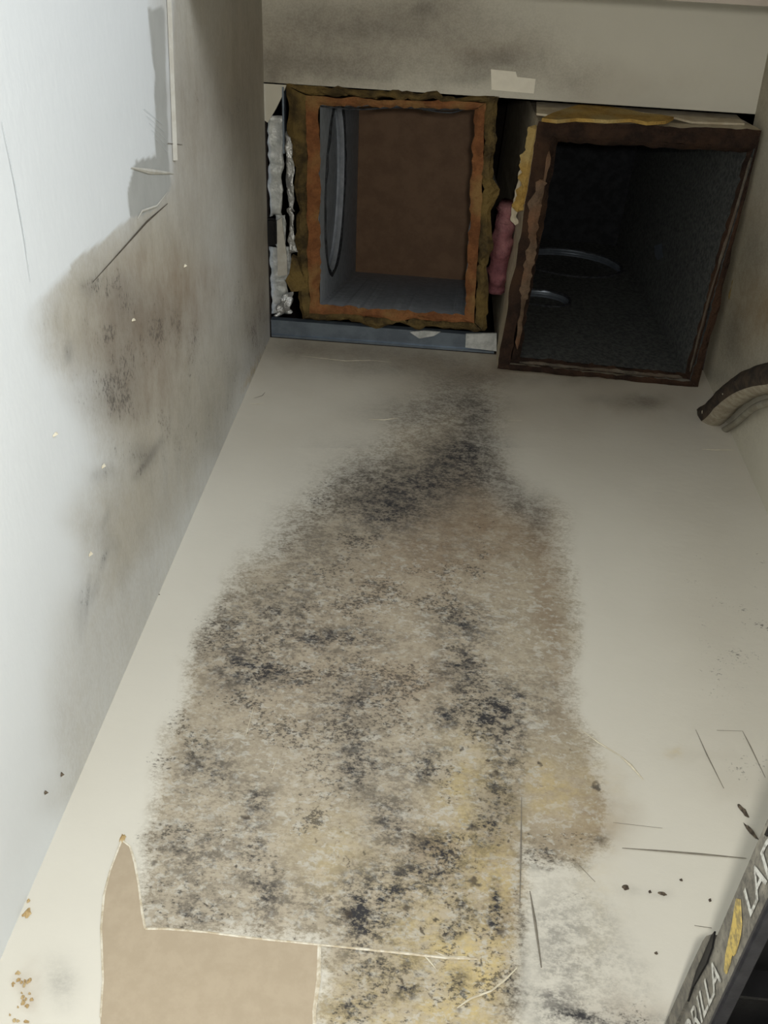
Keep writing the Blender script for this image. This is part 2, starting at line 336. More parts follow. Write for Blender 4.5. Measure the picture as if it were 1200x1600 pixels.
MAIN = [(690, 600), (600, 690), (520, 735), (450, 800), (380, 900), (320, 1000), (275, 1100), (245, 1200), (222, 1300), (222, 1455), (500, 1474), (492, 1660),
        (822, 1660), (816, 1480), (812, 1330), (905, 1345), (958, 1325), (945, 1220), (905, 1110), (885, 950), (862, 805), (800, 760), (775, 690), (760, 600)]
def paint_back(x, y):
    w1 = (fbm(x, y, 90, 1)-0.5); w2 = fbm(x, y, 30, 20)-0.5; w3 = fbm(x, y, 14, 50)-0.5
    wob = (w1*70+w2*25, (fbm(x, y, 80, 9)-0.5)*60+w3*20)
    d = sdist(x, y, MAIN)+w1*55+w2*28
    soft = 22+26*sst(y, 950, 780)
    main = sst(d, -soft*0.9, soft*1.3)
    right = sst(sdist(x, y, [(830, 1300), (900, 1330), (960, 1420), (1010, 1520), (1040, 1600), (1040, 1660), (820, 1660), (818, 1330)])+w1*60+w2*30, -20, 40)
    upper = blobs(x, y, [(720, 600, 60, 60, .6), (600, 560, 160, 22, .5), (720, 650, 120, 40, .4), (960, 620, 130, 30, .3), (1010, 630, 40, 15, .5), (880, 580, 120, 22, .4), (480, 545, 90, 20, .4), (740, 590, 60, 18, .5)], wob)
    far_right = blobs(x, y, [(1150, 950, 130, 200, .55), (1120, 800, 70, 80, .3), (1180, 1150, 120, 120, .35), (1060, 1180, 14, 8, .8), (1120, 1190, 60, 16, .45), (1160, 1230, 50, 20, .4), (930, 1290, 60, 40, .6)], wob)
    topshade = sst(y, 860, 560)*0.6  # light falloff towards the ceiling, painted into the wall colour
    K = 0.95*blobs(x, y, [(722, 715, 60, 36, .97), (655, 755, 90, 42, .88), (600, 800, 62, 30, .85), (790, 765, 60, 22, .7, 35), (735, 655, 40, 42, .62), (690, 632, 95, 18, .45), (560, 755, 90, 60, .5),
                     (470, 850, 80, 70, .35), (840, 800, 22, 40, .45), (700, 850, 90, 40, .2),
                     (405, 1050, 52, 26, .75), (520, 1000, 80, 18, .55), (440, 960, 70, 40, .35), (360, 1010, 40, 60, .4), (720, 1045, 34, 44, .65), (765, 1110, 48, 42, .8), (690, 1120, 30, 20, .6), (720, 965, 45, 28, .55), (825, 1090, 50, 40, .35), (540, 1090, 60, 40, .45), (800, 1170, 30, 60, .5),
                     (560, 1195, 34, 46, .6), (665, 1200, 40, 30, .55), (770, 1275, 34, 60, .7), (610, 1280, 40, 40, .55), (320, 1200, 40, 40, .4), (400, 1250, 30, 30, .5),
                     (680, 1345, 52, 46, .75), (625, 1390, 40, 40, .5), (570, 1425, 42, 52, .85), (600, 1510, 60, 46, .6), (720, 1420, 30, 20, .55), (778, 1435, 17, 26, 1.), (776, 1400, 8, 20, .8), (640, 1540, 20, 30, .6), (700, 1450, 14, 14, .8), (715, 1530, 18, 20, .5), (800, 1555, 26, 34, .85), (815, 1500, 7, 90, .55), (560, 1570, 40, 20, .6),
                     (390, 1330, 22, 50, .5), (300, 1330, 60, 50, .35), (410, 1395, 26, 50, .5), (300, 1420, 60, 30, .3), (470, 1410, 40, 40, .3),
                     (845, 1335, 26, 20, .65), (870, 1350, 45, 10, .5), (900, 1590, 90, 18, .8), (870, 1560, 40, 16, .55), (985, 1595, 60, 10, .7), (935, 1310, 14, 12, .55), (860, 1480, 50, 70, .3), (930, 1520, 80, 50, .28), (930, 1430, 70, 50, .25), (980, 1390, 16, 6, .5), (1030, 1396, 22, 5, .45)], (wob[0]*0.45, wob[1]*0.45))
    K = 1-(1-K)**np.where(y < 900, 1.25, np.where(x > 822, 1.0, 1.7))
    K = K*np.clip(0.4+main+right+upper+(y < 700)*0.7, 0, 1)
    K = np.maximum(K, 0.62*blobs(x, y, [(715, 625, 60, 45, .8), (640, 645, 90, 22, .6), (560, 552, 130, 14, .5), (730, 585, 70, 18, .7), (600, 575, 90, 16, .5), (460, 545, 40, 12, .45), (1005, 628, 32, 13, .8), (900, 590, 90, 10, .4), (940, 625, 30, 8, .35), (690, 560, 70, 12, .5)], (wob[0]*0.4, wob[1]*0.3)))
    halo = sst(d, -55, 20)*(1-sst(x, 740, 860)*(y < 1300))
    SP = halo*np.clip(0.25+0.75*sst(fbm(x, y, 70, 70), 0.25, 0.75)+0.25*sst(x, 560, 330), 0, 1)*np.where(y < 700, 0.4, 1)*sst(y, 600, 820)*(1-0.35*sst(x, 480, 380)*sst(y, 1050, 1200))
    SP = np.maximum(SP*0.9, K*0.7*main)
    SP = np.maximum(SP, right*0.45*sst(fbm(x, y, 60, 75), 0.3, 0.7))
    SP = np.maximum(SP, blobs(x, y, [(845, 1335, 28, 22, 1.), (875, 1350, 45, 10, .7), (985, 1390, 16, 6, .7)], (w2*20, w3*20)))
    SP = np.maximum(SP, 0.5*sst(blobs(x, y, [(1150, 970, 110, 170, 1), (1180, 1200, 80, 70, .8)]), 0.25, 0.9))
    DT = main*np.clip(0.09+0.42*sst(y, 1020, 1400)*sst(x, 480, 600)+0.45*blobs(x, y, [(690, 1200, 70, 40, 1), (790, 1170, 40, 60, .8), (660, 1400, 130, 130, .7), (720, 1520, 120, 80, .7), (440, 1380, 120, 90, .4), (560, 1300, 120, 120, .4), (740, 1110, 80, 50, .9)]), 0, 1)
    K = np.maximum(K, strokes(x, y, [(735, 643, 775, 643, 5, .9), (90, 1510, 100, 1560, 25, .3)]))
    ylw = main*blobs(x, y, [(720, 1520, 120, 130, .95), (740, 1270, 60, 120, .75), (780, 1370, 40, 90, .8), (560, 1560, 70, 50, .75), (520, 1340, 60, 70, .4), (640, 1430, 60, 80, .4)], wob)
    ylw = np.maximum(ylw, blobs(x, y, [(865, 1230, 60, 60, .55), (930, 1400, 30, 150, .15), (1060, 1180, 16, 8, .7)], wob))
    br = main*blobs(x, y, [(760, 810, 110, 70, .75), (700, 840, 80, 60, .6), (850, 850, 30, 120, .75), (880, 1000, 25, 120, .5), (620, 900, 130, 70, .35), (680, 1330, 60, 60, .6), (790, 1400, 40, 150, .5), (480, 1050, 140, 90, .3), (650, 1060, 80, 60, .4)], wob)
    br = np.maximum(br, blobs(x, y, [(930, 1280, 40, 50, .6), (870, 1250, 60, 70, .35), (740, 580, 80, 25, .35), (1000, 1580, 80, 25, .3), (40, 1545, 14, 30, .5)], wob))
    fl = main*np.clip(0.35+1.1*fbm(x, y, 70, 90)+0.3*sst(x, 480, 330)*sst(y, 1050, 1250), 0, 1)*(0.25+0.75*sst(y, 780, 960))+right*0.8
    return dict(film_shade=np.clip(upper*0.75+far_right*0.45+topshade*0.8, 0, 1)*(1-main), grime=np.clip(main*0.95+right*0.08, 0, 1), mold=K, yellow=ylw, brown=br, fleck=fl, speck=SP, dots=DT)

WHITE = [(-400, -400), (228, -400), (231, 60), (240, 115), (243, 236), (213, 250), (199, 300), (203, 338), (150, 384), (105, 415), (60, 462), (20, 490), (-400, 620)]
GREY = [(231, 14), (257, 11), (264, 240), (268, 292), (248, 322), (222, 336), (204, 340), (199, 300), (213, 252), (243, 244), (241, 112), (236, 70)]
def paint_left(x, y):
    w1 = fbm(x, y, 100, 201)-0.5; w2 = fbm(x, y, 30, 220)-0.5
    wob = (w1*50+w2*16, (fbm(x, y, 90, 230)-0.5)*70)
    dw = sdist(x, y, WHITE)+w2*8
    lowfade = sst(sdist(x, y, [(60, 520), (70, 465), (160, 360), (270, 250), (270, -500), (460, -500), (460, 500), (420, 560), (300, 800), (190, 960), (140, 980), (125, 820), (150, 720), (120, 600)])+w1*60, -45, 60)
    edge = sst(-dw, -2, np.where(x < 110, 18, 3))
    lowfade = np.maximum(lowfade, sst(x, 262, 276)*sst(y, 470, 400))
    g = lowfade*edge
    g = np.maximum(g*0.85, 0.45*sst(sdist(x, y, [(430, 540), (430, 700), (250, 1000), (140, 1250), (90, 1250), (120, 950), (250, 700)])+w1*40, -60, 40))
    grey = sst(sdist(x, y, GREY)+w2*4, -1.0, 1.5)
    br = edge*blobs(x, y, [(210, 560, 70, 90, .65), (290, 450, 50, 80, .55), (250, 480, 60, 60, .4), (300, 200, 60, 130, .3), (400, 440, 25, 130, .45), (380, 100, 40, 90, .25), (210, 400, 40, 40, .3)], wob)
    K = edge*blobs(x, y, [(215, 715, 22, 22, .6), (185, 560, 45, 60, .38), (240, 520, 50, 50, .38), (150, 460, 14, 18, .5), (110, 545, 8, 14, .6), (150, 750, 16, 10, .35), (130, 970, 12, 40, .3), (165, 840, 14, 40, .25), (200, 480, 30, 40, .35), (385, 560, 26, 60, .35), (190, 500, 90, 80, .25), (345, 680, 22, 50, .28), (300, 150, 50, 60, .15), (370, 190, 26, 60, .25), (200, 620, 60, 40, .3), (160, 600, 40, 50, .3), (400, 500, 20, 60, .35)], wob)
    K = np.maximum(K, strokes(x, y, [(250, 690, 213, 745, 8, .85), (238, 696, 205, 718, 9, .5), (172, 790, 158, 835, 5, .4), (170, 850, 158, 890, 5, .5), (140, 900, 133, 975, 4, .6), (155, 900, 138, 950, 7, .35), (352, 160, 368, 200, 4, .4), (110, 530, 112, 560, 5, .5), (372, 540, 345, 690, 10, .3)]))
    SP = np.clip(K*1.5, 0, 1)*sst(fbm(x, y, 40, 260), 0.25, 0.6); SP = np.maximum(SP*1.3, 0.85*g*sst(y, 380, 480)*sst(fbm(x, y, 60, 265), 0.3, 0.7)*sst(y, 800, 650))
    return dict(film_shade=g*0.55, grime=0.8*g*np.clip(0.75+0.9*(fbm(x/2.2, y/7, 30, 270)-0.4), 0, 1), mold=K*0.62, grey=grey, brown=br, speck=SP, yellow=strokes(x, y, [(415, 545, 380, 610, 5, .7)]))
def paint_ceiling(x, y):
    w1 = fbm(x, y, 90, 301)-0.5; wob = (w1*60, (fbm(x, y, 60, 320)-0.5)*40)
    g = np.clip(blobs(x, y, [(560, 40, 220, 60, .8), (520, 105, 150, 40, .75), (760, 90, 90, 45, .8), (440, 110, 40, 70, .7), (660, 10, 90, 30, .6), (880, 120, 70, 30, .35)], wob), 0, 1)
    K = blobs(x, y, [(665, 12, 30, 14, .45), (560, 45, 120, 18, .32), (765, 92, 50, 22, .45), (500, 100, 100, 18, .3), (425, 150, 12, 40, .5), (560, 120, 60, 10, .3), (720, 125, 40, 10, .35)], wob)
    return dict(grime=g, mold=K*0.75, brown=blobs(x, y, [(760, 70, 80, 20, .25), (1000, 130, 150, 30, .15)], wob))
def paint_right(x, y):
    w1 = fbm(x, y, 60, 401)-0.5; wob = (w1*40, (fbm(x, y, 50, 420)-0.5)*40)
    return dict(grime=blobs(x, y, [(1150, 450, 90, 200, .8), (1190, 120, 40, 100, .7)], wob), mold=blobs(x, y, [(1150, 530, 20, 40, .4), (1180, 400, 30, 50, .25), (1110, 590, 20, 20, .3)], wob),
                brown=blobs(x, y, [(1190, 490, 40, 60, .7), (1170, 330, 40, 50, .3)], wob))

# ------------------------------------------------------------------ the setting
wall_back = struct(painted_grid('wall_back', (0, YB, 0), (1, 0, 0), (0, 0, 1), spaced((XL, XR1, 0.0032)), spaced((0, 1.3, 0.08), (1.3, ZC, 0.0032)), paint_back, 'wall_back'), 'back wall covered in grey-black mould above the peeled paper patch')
wall_left = struct(painted_grid('wall_left', (XL, 0, 0), (0, 1, 0), (0, 0, 1), spaced((-0.42, -0.12, 0.03), (-0.12, YB, 0.0035)), spaced((0, 1.3, 0.08), (1.3, ZC, 0.0035)), paint_left, 'wall_left'), 'left wall, clean white towards the door and mouldy beige inside')
rd = Vector((XR1-XR0, YB-YF, 0))
wall_right = struct(painted_grid('wall_right', (XR0-rd.x*0.23/(YB-YF), YF-0.23, 0), tuple(rd/rd.y), (0, 0, 1), spaced((0, YB-YF+0.23, 0.008)), spaced((0, 1.3, 0.08), (1.3, ZC, 0.008)), paint_right, 'wall_right'), 'stained beige right wall behind the bent pipe')
ceiling = struct(painted_grid('ceiling', (0, 0, ZC), (1, 0, 0), (0, 1, 0), spaced((XL, XR0+0.012, 0.005)), spaced((YF-0.13, YCUT, 0.005)), paint_ceiling, 'ceiling'), 'stained beige ceiling board cut off along the ducts')
struct(box('wall_front', (XL, YF-0.13, ZH), (XR0, YF, ZC-0.0005), 'header'), 'header wall above the closet doorway')
struct(box('floor', (-2.0, -2.2, -0.04), (2.0, YB+0.1, 0), 'floor'), 'plain floor below the frame')
# cut edge of the ceiling board
prism('board_edge', [Vector((XL, YCUT, ZC)), Vector((XR0+0.012, YCUT, ZC)), Vector((XR0+0.012, YCUT, ZC+0.014)), Vector((XL, YCUT, ZC+0.014))], (0, -0.002, 0), 'torn_edge', ceiling)
prism('torn_corner', [onZ(p)+Vector((0, 0, 0.001)) for p in ((411, 118), (450, 126), (441, 150), (430, 172), (418, 192), (413, 188))], (0, 0, 0.012), 'ceiling', ceiling)
prism('repair_patch', [onZ(p)-Vector((0, 0, 0.0012)) for p in ((767, 108), (806, 112), (808, 120), (837, 123), (834, 146), (768, 140))], (0, 0, 0.0011), 'patch', ceiling)
# dark space above the ceiling
def attic():
    a0, a1, b0, b1, z0, z1 = -0.75, 0.95, -0.15, 1.35, ZC+0.016, ZC+1.25
    def quad(*p): return [Vector(q) for q in p]
    qs = [quad((a0, b0, z1), (a1, b0, z1), (a1, b1, z1), (a0, b1, z1)), quad((a0, b0, z0), (a0, b1, z0), (a0, b1, z1), (a0, b0, z1)),
          quad((a1, b0, z0), (a1, b1, z0), (a1, b1, z1), (a1, b0, z1)), quad((a0, b0, z0), (a1, b0, z0), (a1, b0, z1), (a0, b0, z1)), quad((a0, b1, z0), (a1, b1, z0), (a1, b1, z1), (a0, b1, z1)),
          quad((a0, b0, z0), (XL, b0, z0), (XL, b1, z0), (a0, b1, z0)), quad((XR1, b0, z0), (a1, b0, z0), (a1, b1, z0), (XR1, b1, z0)),
          quad((XL, b0, z0), (XR1, b0, z0), (XR1, YCUT-0.004, z0), (XL, YCUT-0.004, z0)), quad((XL, YB, z0), (XR1, YB, z0), (XR1, b1, z0), (XL, b1, z0))]
    V = []; F = []
    for q in qs: F.append(tuple(range(len(V), len(V)+4))); V += q
    return struct(mesh('roof_space', V, F, 'timber'), 'dark roof space above the closet ceiling')
attic()
struct(box('trim_1', (XL, YB-0.002, ZC), (XR1, YB+0.05, ZC+0.016), 'timber'), 'timber plate on top of the back wall')

# marks on the walls
def onBack(p, e=0.0): return onY(p, YB-e)
def onLeft(p, e=0.0): return onX(p, XL+e)
prism('bare_paper', [onBack(p, 0.0006) for p in ((192, 1311), (203, 1322), (210, 1345), (217, 1385), (221, 1420), (227, 1451), (300, 1454), (380, 1464), (440, 1470), (499, 1476), (498, 1530), (492, 1580), (494, 1660), (158, 1660),
     (157, 1590), (161, 1530), (158, 1450), (163, 1400), (172, 1360), (182, 1330))], (0, 0.0005, 0), 'board_paper', wall_back)
def mark(name, pts, w, mat, parent, on, e=0.0009, taper=True):
    P = [on(p, e) for p in pts]; Q = [parent_n(parent)]; n = Q[0]; V = []; F = []
    for i, p in enumerate(P):
        t = (P[min(i+1, len(P)-1)]-P[max(i-1, 0)]).normalized(); s = n.cross(t).normalized()
        k = w*0.5*(0.35 if taper and i in (0, len(P)-1) else 1)*random.uniform(0.75, 1.2)
        V += [p+s*k, p+n*k*0.5, p-s*k]
    for i in range(len(P)-1): F += [(3*i, 3*i+1, 3*i+4, 3*i+3), (3*i+1, 3*i+2, 3*i+5, 3*i+4)]
    return mesh(name, V, F, mat, parent)
def parent_n(p): return Vector((1, 0, 0)) if p is wall_left else Vector((0, -1, 0))
for pts, w in (([(190, 1312), (203, 1322), (211, 1348), (217, 1385), (222, 1425), (227, 1451)], 0.0022), ([(227, 1451), (260, 1451), (320, 1456), (400, 1466), (470, 1473), (500, 1476), (560, 1482), (640, 1490), (700, 1497), (745, 1498)], 0.0024),
               ([(499, 1476), (498, 1530), (491, 1580), (493, 1660)], 0.003), ([(190, 1312), (172, 1360), (162, 1400), (158, 1450), (161, 1530), (157, 1590)], 0.0018)):
    mark('torn_paper_lip', pts, w, 'torn_edge', wall_back, onBack, 0.0008, False)
for pts, w in (([(714, 1575), (735, 1560), (768, 1548), (790, 1530), (808, 1512)], 0.0018), ([(680, 1487), (700, 1496), (725, 1495), (748, 1500)], 0.0022), ([(575, 655), (600, 656), (622, 653)], 0.003), ([(794, 657), (816, 657)], 0.002),
               ([(1097, 702), (1118, 703), (1146, 703)], 0.003), ([(1157, 655), (1161, 680), (1158, 700)], 0.003), ([(1170, 658), (1165, 678), (1160, 690)], 0.002), ([(470, 556), (540, 564), (580, 563), (612, 566)], 0.0018),
               ([(390, 630), (402, 631), (412, 630)], 0.002), ([(905, 1138), (935, 1160), (968, 1180)], 0.002), ([(968, 1180), (985, 1195), (1005, 1218)], 0.003), ([(384, 1150), (396, 1105)], 0.0015), ([(424, 1208), (432, 1188)], 0.002), ([(980, 690), (1000, 692)], 0.0015), ([(660, 1490), (670, 1500), (682, 1515)], 0.0016)):
    mark('pale_scratch', pts, w, 'scratch_light', wall_back, onBack)
for pts, w in (([(972, 1325), (1040, 1330), (1100, 1335), (1166, 1341)], 0.0018), ([(828, 1392), (836, 1440), (846, 1512)], 0.0026), ([(815, 1245), (814, 1330), (812, 1420)], 0.0016), ([(1087, 1140), (1105, 1180), (1131, 1232)], 0.0016), ([(1160, 1142), (1172, 1165), (1196, 1215)], 0.0016),
               ([(1120, 1141), (1160, 1142)], 0.0014), ([(958, 1285), (1035, 1294)], 0.0012), ([(1085, 1446), (1112, 1450)], 0.0016), ([(905, 1352), (930, 1378)], 0.0014), ([(396, 622), (410, 618), (414, 613)], 0.0014)):
    mark('pencil_line', pts, w, 'pencil', wall_back, onBack)
def clump(p, rx, ry, an, parent, on, mat='grime_blob', name='grime_clump'):
    c = on(p, 0.0); n = parent_n(parent); s = Vector((0, 0, 1)).cross(n); k = 14; V = [c+n*0.0035]; 
    for i in range(k):
        a = 2*math.pi*i/k; r = random.uniform(0.6, 1.2); u = math.cos(a)*rx*r; v = math.sin(a)*ry*r
        V.append(c+n*0.0004+s*(u*math.cos(an)-v*math.sin(an))+Vector((0, 0, 1))*(u*math.sin(an)+v*math.cos(an)))
    return mesh(name, V, [(0, 1+i, 1+(i+1) % k) for i in range(k)], mat, parent)
for p, a, b, an in (((1160, 1266), .003, .010, .3), ((1175, 1301), .0025, .011, .45), ((1109, 1407), .0018, .002, 0), ((1015, 1394), .0016, .0016, 0), ((1035, 1397), .004, .002, 0), ((978, 1388), .0035, .003, 0), ((1064, 1376), .0015, .0012, 0), ((1025, 1490), .0014, .0014, 0)):
    clump(p, a, b, an, wall_back, onBack)
for p, a, b in (((42, 1427), .0035, .0045), ((45, 1408), .0015, .002)): clump(p, a, b, 0, wall_back, onBack, 'rust', 'rust_spot')
for p, a, b in (((192, 1310), .003, .005),): clump(p, a, b, 0, wall_back, onBack, 'rust', 'rust_spot')
for i in range(26):
    clump((random.gauss(36, 9), random.uniform(1515, 1600)), random.uniform(.0006, .0022), random.uniform(.0006, .0022), 0, wall_back, onBack, 'rust', 'rust_spot')
mark('dark_crease', [(262, 318), (230, 346), (190, 391), (145, 441)], 0.0022, 'scratch_dark', wall_left, onLeft)
mark('pale_crease', [(205, 262), (235, 268), (272, 271)], 0.0045, 'strip', wall_left, onLeft)
mark('pale_crease', [(262, 300), (245, 322), (222, 330), (215, 342)], 0.003, 'strip', wall_left, onLeft)
mark('paper_strip', [(263, -10), (268, 120), (273, 250)], 0.011, 'strip', wall_left, onLeft, 0.0006, False)
mark('hair_crack', [(3, 190), (22, 280), (38, 370), (48, 440)], 0.0014, 'crack', wall_left, onLeft)
mark('pencil_line', [(262, 224), (285, 226)], 0.0025, 'pencil', wall_left, onLeft)
for k in range(5): mark('pencil_line', [(225+k*4, 170+k*11), (255+k*2, 195+k*11)], 0.001, 'crack', wall_left, onLeft)
for p in ((160, 728), (140, 865), (288, 415), (207, 500), (85, 678)): clump(p, .0015, .004, 0, wall_left, onLeft, 'scratch_light', 'paint_drip')
for p in ((70, 1238), (248, 930), (95, 1210)): clump(p, .002, .002, 0, wall_left, onLeft, 'grime_blob', 'grime_clump')
mark('torn_joint', [(418, 520), (402, 552), (384, 600), (378, 612)], 0.01, 'fibre_olive', wall_back, onBack)

# ------------------------------------------------------------------ duct plenums
def lerp(a, b, t): return a+(b-a)*t
def slab(name, Bo, Bi, To, Ti, mats, parent, n=36, rag=0.004, ragz=0.004, skip_inner=False, seed=0, edge_bulge=0.0, rag_out=None, skip_outer=False):
    """board standing up from a ragged cut lower edge; mats = edge, inner, outer"""
    rag_out = rag if rag_out is None else rag_out
    V = []; F = []; mi = []; C = 7
    for i in range(n+1):
        t = i/n; bo = lerp(Bo[0], Bo[1], t); bi = lerp(Bi[0], Bi[1], t); to = lerp(To[0], To[1], t); ti = lerp(Ti[0], Ti[1], t)
        w = (bi-bo); nz = lambda k, f: mnoise.noise(Vector((bo.x*f+seed*3.1, bo.y*f+k*5.7, k*1.3+t*2)))
        wn = w.normalized(); e = 0.25 if i in (0, n) else 1
        bo2 = bo+wn*(nz(1, 22)*1.2+nz(4, 70)*0.6)*rag_out*e+Vector((0, 0, nz(2, 30)*ragz)); bi2 = bi+wn*(nz(3, 60)*1.1+nz(7, 160)*0.8)*rag*e+Vector((0, 0, nz(5, 40)*ragz))
        row = [to, lerp(bo2, to, 0.06), bo2]
        for q, k in ((0.33, 6), (0.66, 8)): row.append(lerp(bo2, bi2, q)+Vector((0, 0, -edge_bulge*math.sin(q*math.pi)+nz(k, 55)*ragz*0.9)))
        row += [bi2, ti]
        V += row
    for i in range(n):
        for k in range(C-1):
            if (skip_inner and k == 5) or (skip_outer and k == 0): continue
            F.append((i*C+k, i*C+k+1, (i+1)*C+k+1, (i+1)*C+k)); mi.append(2 if k < 2 else (0 if k < 5 else 1))
    used = sorted({i for f in F for i in f}); ix = {u: i for i, u in enumerate(used)}
    return mesh(name, [V[u] for u in used], [tuple(ix[i] for i in f) for f in F], mats, parent, mi)
def holed_panel(name, q, holes, mat, parent):
    """planar panel q = 4 corners (b0, b1, t1, t0) with round holes [(centre point, radius)]; returns panel"""
    o = q[0]; X = (q[1]-q[0]).normalized(); N = X.cross(q[3]-q[0]).normalized(); Y = N.cross(X)
    bm = bmesh.new(); E = []
    def loop(pts):
        vv = [bm.verts.new(p) for p in pts]
        for a, b in zip(vv, vv[1:]+vv[:1]): E.append(bm.edges.new((a, b)))
    loop(q); rims = []
    for c, r in holes:
        c = c-N*((c-o).dot(N)); K = 40
        pts = [c+(X*math.cos(2*math.pi*k/K)+Y*math.sin(2*math.pi*k/K))*r*(1+0.018*mnoise.noise(Vector((k*1.7, r*9, 1)))) for k in range(K)]
        loop(pts); rims.append((c, pts))
    bmesh.ops.triangle_fill(bm, edges=E, use_beauty=True, use_dissolve=False)
    return bm_obj(name, bm, mat, parent), N, rims
def collar(rim, N, out, depth, parent, r, mat='collar', seal=True):
    c, pts = rim; K = len(pts); d = N*out
    cl = tube('duct_collar', [c+d*t for t in (0.0, depth*0.45, depth*0.5, depth*0.55, depth)], [r*0.99, r*0.97, r*0.93, r*0.97, r*0.97], mat, parent, 40, caps=False)
    mesh('collar_end', [c+d*depth+(p-c)*0.97 for p in pts], [tuple(range(K))], 'liner_black' if mat == 'collar' else mat, cl)
    if seal:
        tube('sealant_bead', [c+(p-c)*1.01-d*0.001 for p in pts+pts[:2]], 0.003, 'caulk', cl, 6, 0.9, caps=False)
    return cl

# --- left plenum (brown roof)
OUT = [(447, 131), (781, 150), (757, 517), (472, 500)]; MID = [(478, 148), (759, 160), (741, 504), (484, 488)]; INN = [(500, 165), (742, 171), (726, 493), (500, 475)]
ZT1 = 1.42
pl = thing('duct_plenum', 'open duct box with brown inside and orange fibre rim, beside the left wall', 'duct box', W(-0.055, 0.31, 1.0))
def ring(px, z): return [onZ(p, z) for p in px]
def raise_(P, dz, dy): return [p+Vector((0, dy*S, dz*S)) for p in P]
def plenum(parent, O, I, T, names, mats, rag, ragz, seed, skip=(), bulge=0.003, rag_out=None, skip_out=()):
    To = [p+Vector(T[k])*S for k, p in enumerate(O)]; Ti = [p+Vector(T[k])*S for k, p in enumerate(I)]; out = []
    for k, nm in enumerate(names):
        j = (k+1) % 4
        out.append(slab(nm, (O[k], O[j]), (I[k], I[j]), (To[k], To[j]), (Ti[k], Ti[j]), mats, parent, 44, rag, ragz, k in skip, seed+k, bulge, rag_out, k in skip_out))
    return out, Ti
o1, m1, i1 = ring(OUT, 1.0), ring(MID, 1.0), ring(INN, 1.0)
T1 = [(0, 0.078, ZT1-1), (0.013, 0.078, ZT1-1), (0.013, 0.116, ZT1-1), (0, 0.116, ZT1-1)]
_, ti1 = plenum(pl, [p+Vector((0, 0, -0.004)) for p in m1], i1, T1, ['duct_board']*4, ['fibre_orange', 'liner_grey', 'fibre_orange'], 0.004, 0.003, 3, skip=(3,))
plenum(pl, o1, [lerp(a, b, 0.02) for a, b in zip(m1, i1)], T1, ['insulation_wrap']*4, ['fibre_olive', 'fibre_olive', 'foil'], 0.006, 0.006, 13, bulge=0.006, rag_out=0.010)
prism('roof_panel', [p+Vector((0, 0, -0.012)) for p in ti1], (0, 0, 0.03), 'liner_brown', pl)
hc = (W(-0.1365, 0.325, 1.135), 0.098*S)
lp, N1, rims = holed_panel('side_liner', [i1[0], i1[3], ti1[3], ti1[0]], [hc], 'liner_grey', pl)
N1 = N1 if N1.x < 0 else -N1
collar(rims[0], N1, 1.0, 0.014, pl, hc[1], 'liner_grey')
for px in ([(500, 166), (560, 171), (620, 168), (690, 171), (742, 170)], [(660, 171), (705, 176), (735, 166)]):
    tube('loose_fibre', curve_pts([onZ(p, 1.002) for p in px], 8), 0.0013, 'caulk', pl, 5)

# --- right plenum (sooty, hangs lower)
ZB2 = 0.955; ZT2 = 1.52
O2 = ring([(842, 189), (1190, 204), (1091, 606), (777, 576)], ZB2); Q2 = ring([(862, 212), (1180, 232), (1079, 596), (797, 569)], ZB2); I2 = ring([(873, 226), (1170, 242), (1073, 590), (813, 564)], ZB2)
pr = thing('duct_plenum', 'open duct box with sooty black inside, hanging lower beside the right wall', 'duct box', W(0.19, 0.33, ZB2))
T2 = [(0, 0.045, ZT2-ZB2)]*4
plenum(pr, O2, Q2, T2, ['duct_board']*4, ['fibre_dark', 'liner_black', 'facer_cream'], 0.0028, 0.003, 31, skip=(2,), bulge=0.002, rag_out=0.003)
Q2u = [p+Vector((0, 0, 0.006)) for p in Q2]; I2u = [p+Vector((0, 0, 0.016)) for p in I2]
_, ti2 = plenum(pr, Q2u, I2u, T2, ['inner_liner']*4, ['fibre_dark', 'liner_black', 'fibre_dark'], 0.004, 0.003, 41, skip=(2,), bulge=0.001, skip_out=(2,))
prism('roof_panel', [p+Vector((0, 0, -0.02)) for p in ti2], (0, 0, 0.03), 'roof_black', pr)
hA = (W(0.134, 0.47, 1.192), 0.036*S); hB = (W(0.188, 0.48, 1.385), 0.076*S)
bp, N2, rims2 = holed_panel('back_liner', [I2u[3], I2u[2], ti2[2], ti2[3]], [hA, hB], 'liner_black', pr)
N2 = N2 if N2.y > 0 else -N2
for rm, h in zip(rims2, (hA, hB)): collar(rm, N2, 1.0, 0.014, pr, h[1])
# torn pale edge on the left and lower rim, collar glint on the right side
def rim_strip(name, px, z, wid, mat, parent, n=40, seed=0, th=0.003):
    P = curve_pts([onZ(p, z) for p in px], 10); V = []; F = []
    for i, p in enumerate(P):
        t = (P[min(i+1, len(P)-1)]-P[max(0, i-1)]).normalized(); s = Vector((0, 0, 1)).cross(t)
        nz = lambda k: mnoise.noise(Vector((p.x*90+seed, p.y*90+k*7, k)))
        a = wid*(0.5+0.45*nz(1)); b = wid*(0.5+0.45*nz(2))
        if i in (0, len(P)-1): a *= 0.3; b *= 0.3
        V += [p+s*a, p+Vector((0, 0, -th-0.002*abs(nz(3)))), p-s*b, p+Vector((0, 0, 0.004))]
    for i in range(len(P)-1):
        for k in range(4): F.append((4*i+k, 4*i+(k+1) % 4, 4*i+4+(k+1) % 4, 4*i+4+k))
    return mesh(name, V, F, mat, parent)
rim_strip('torn_liner_edge', [(845, 280), (836, 330), (831, 380), (824, 430), (816, 470)], ZB2-0.001, 0.016, 'fibre_tan', pr, seed=2)
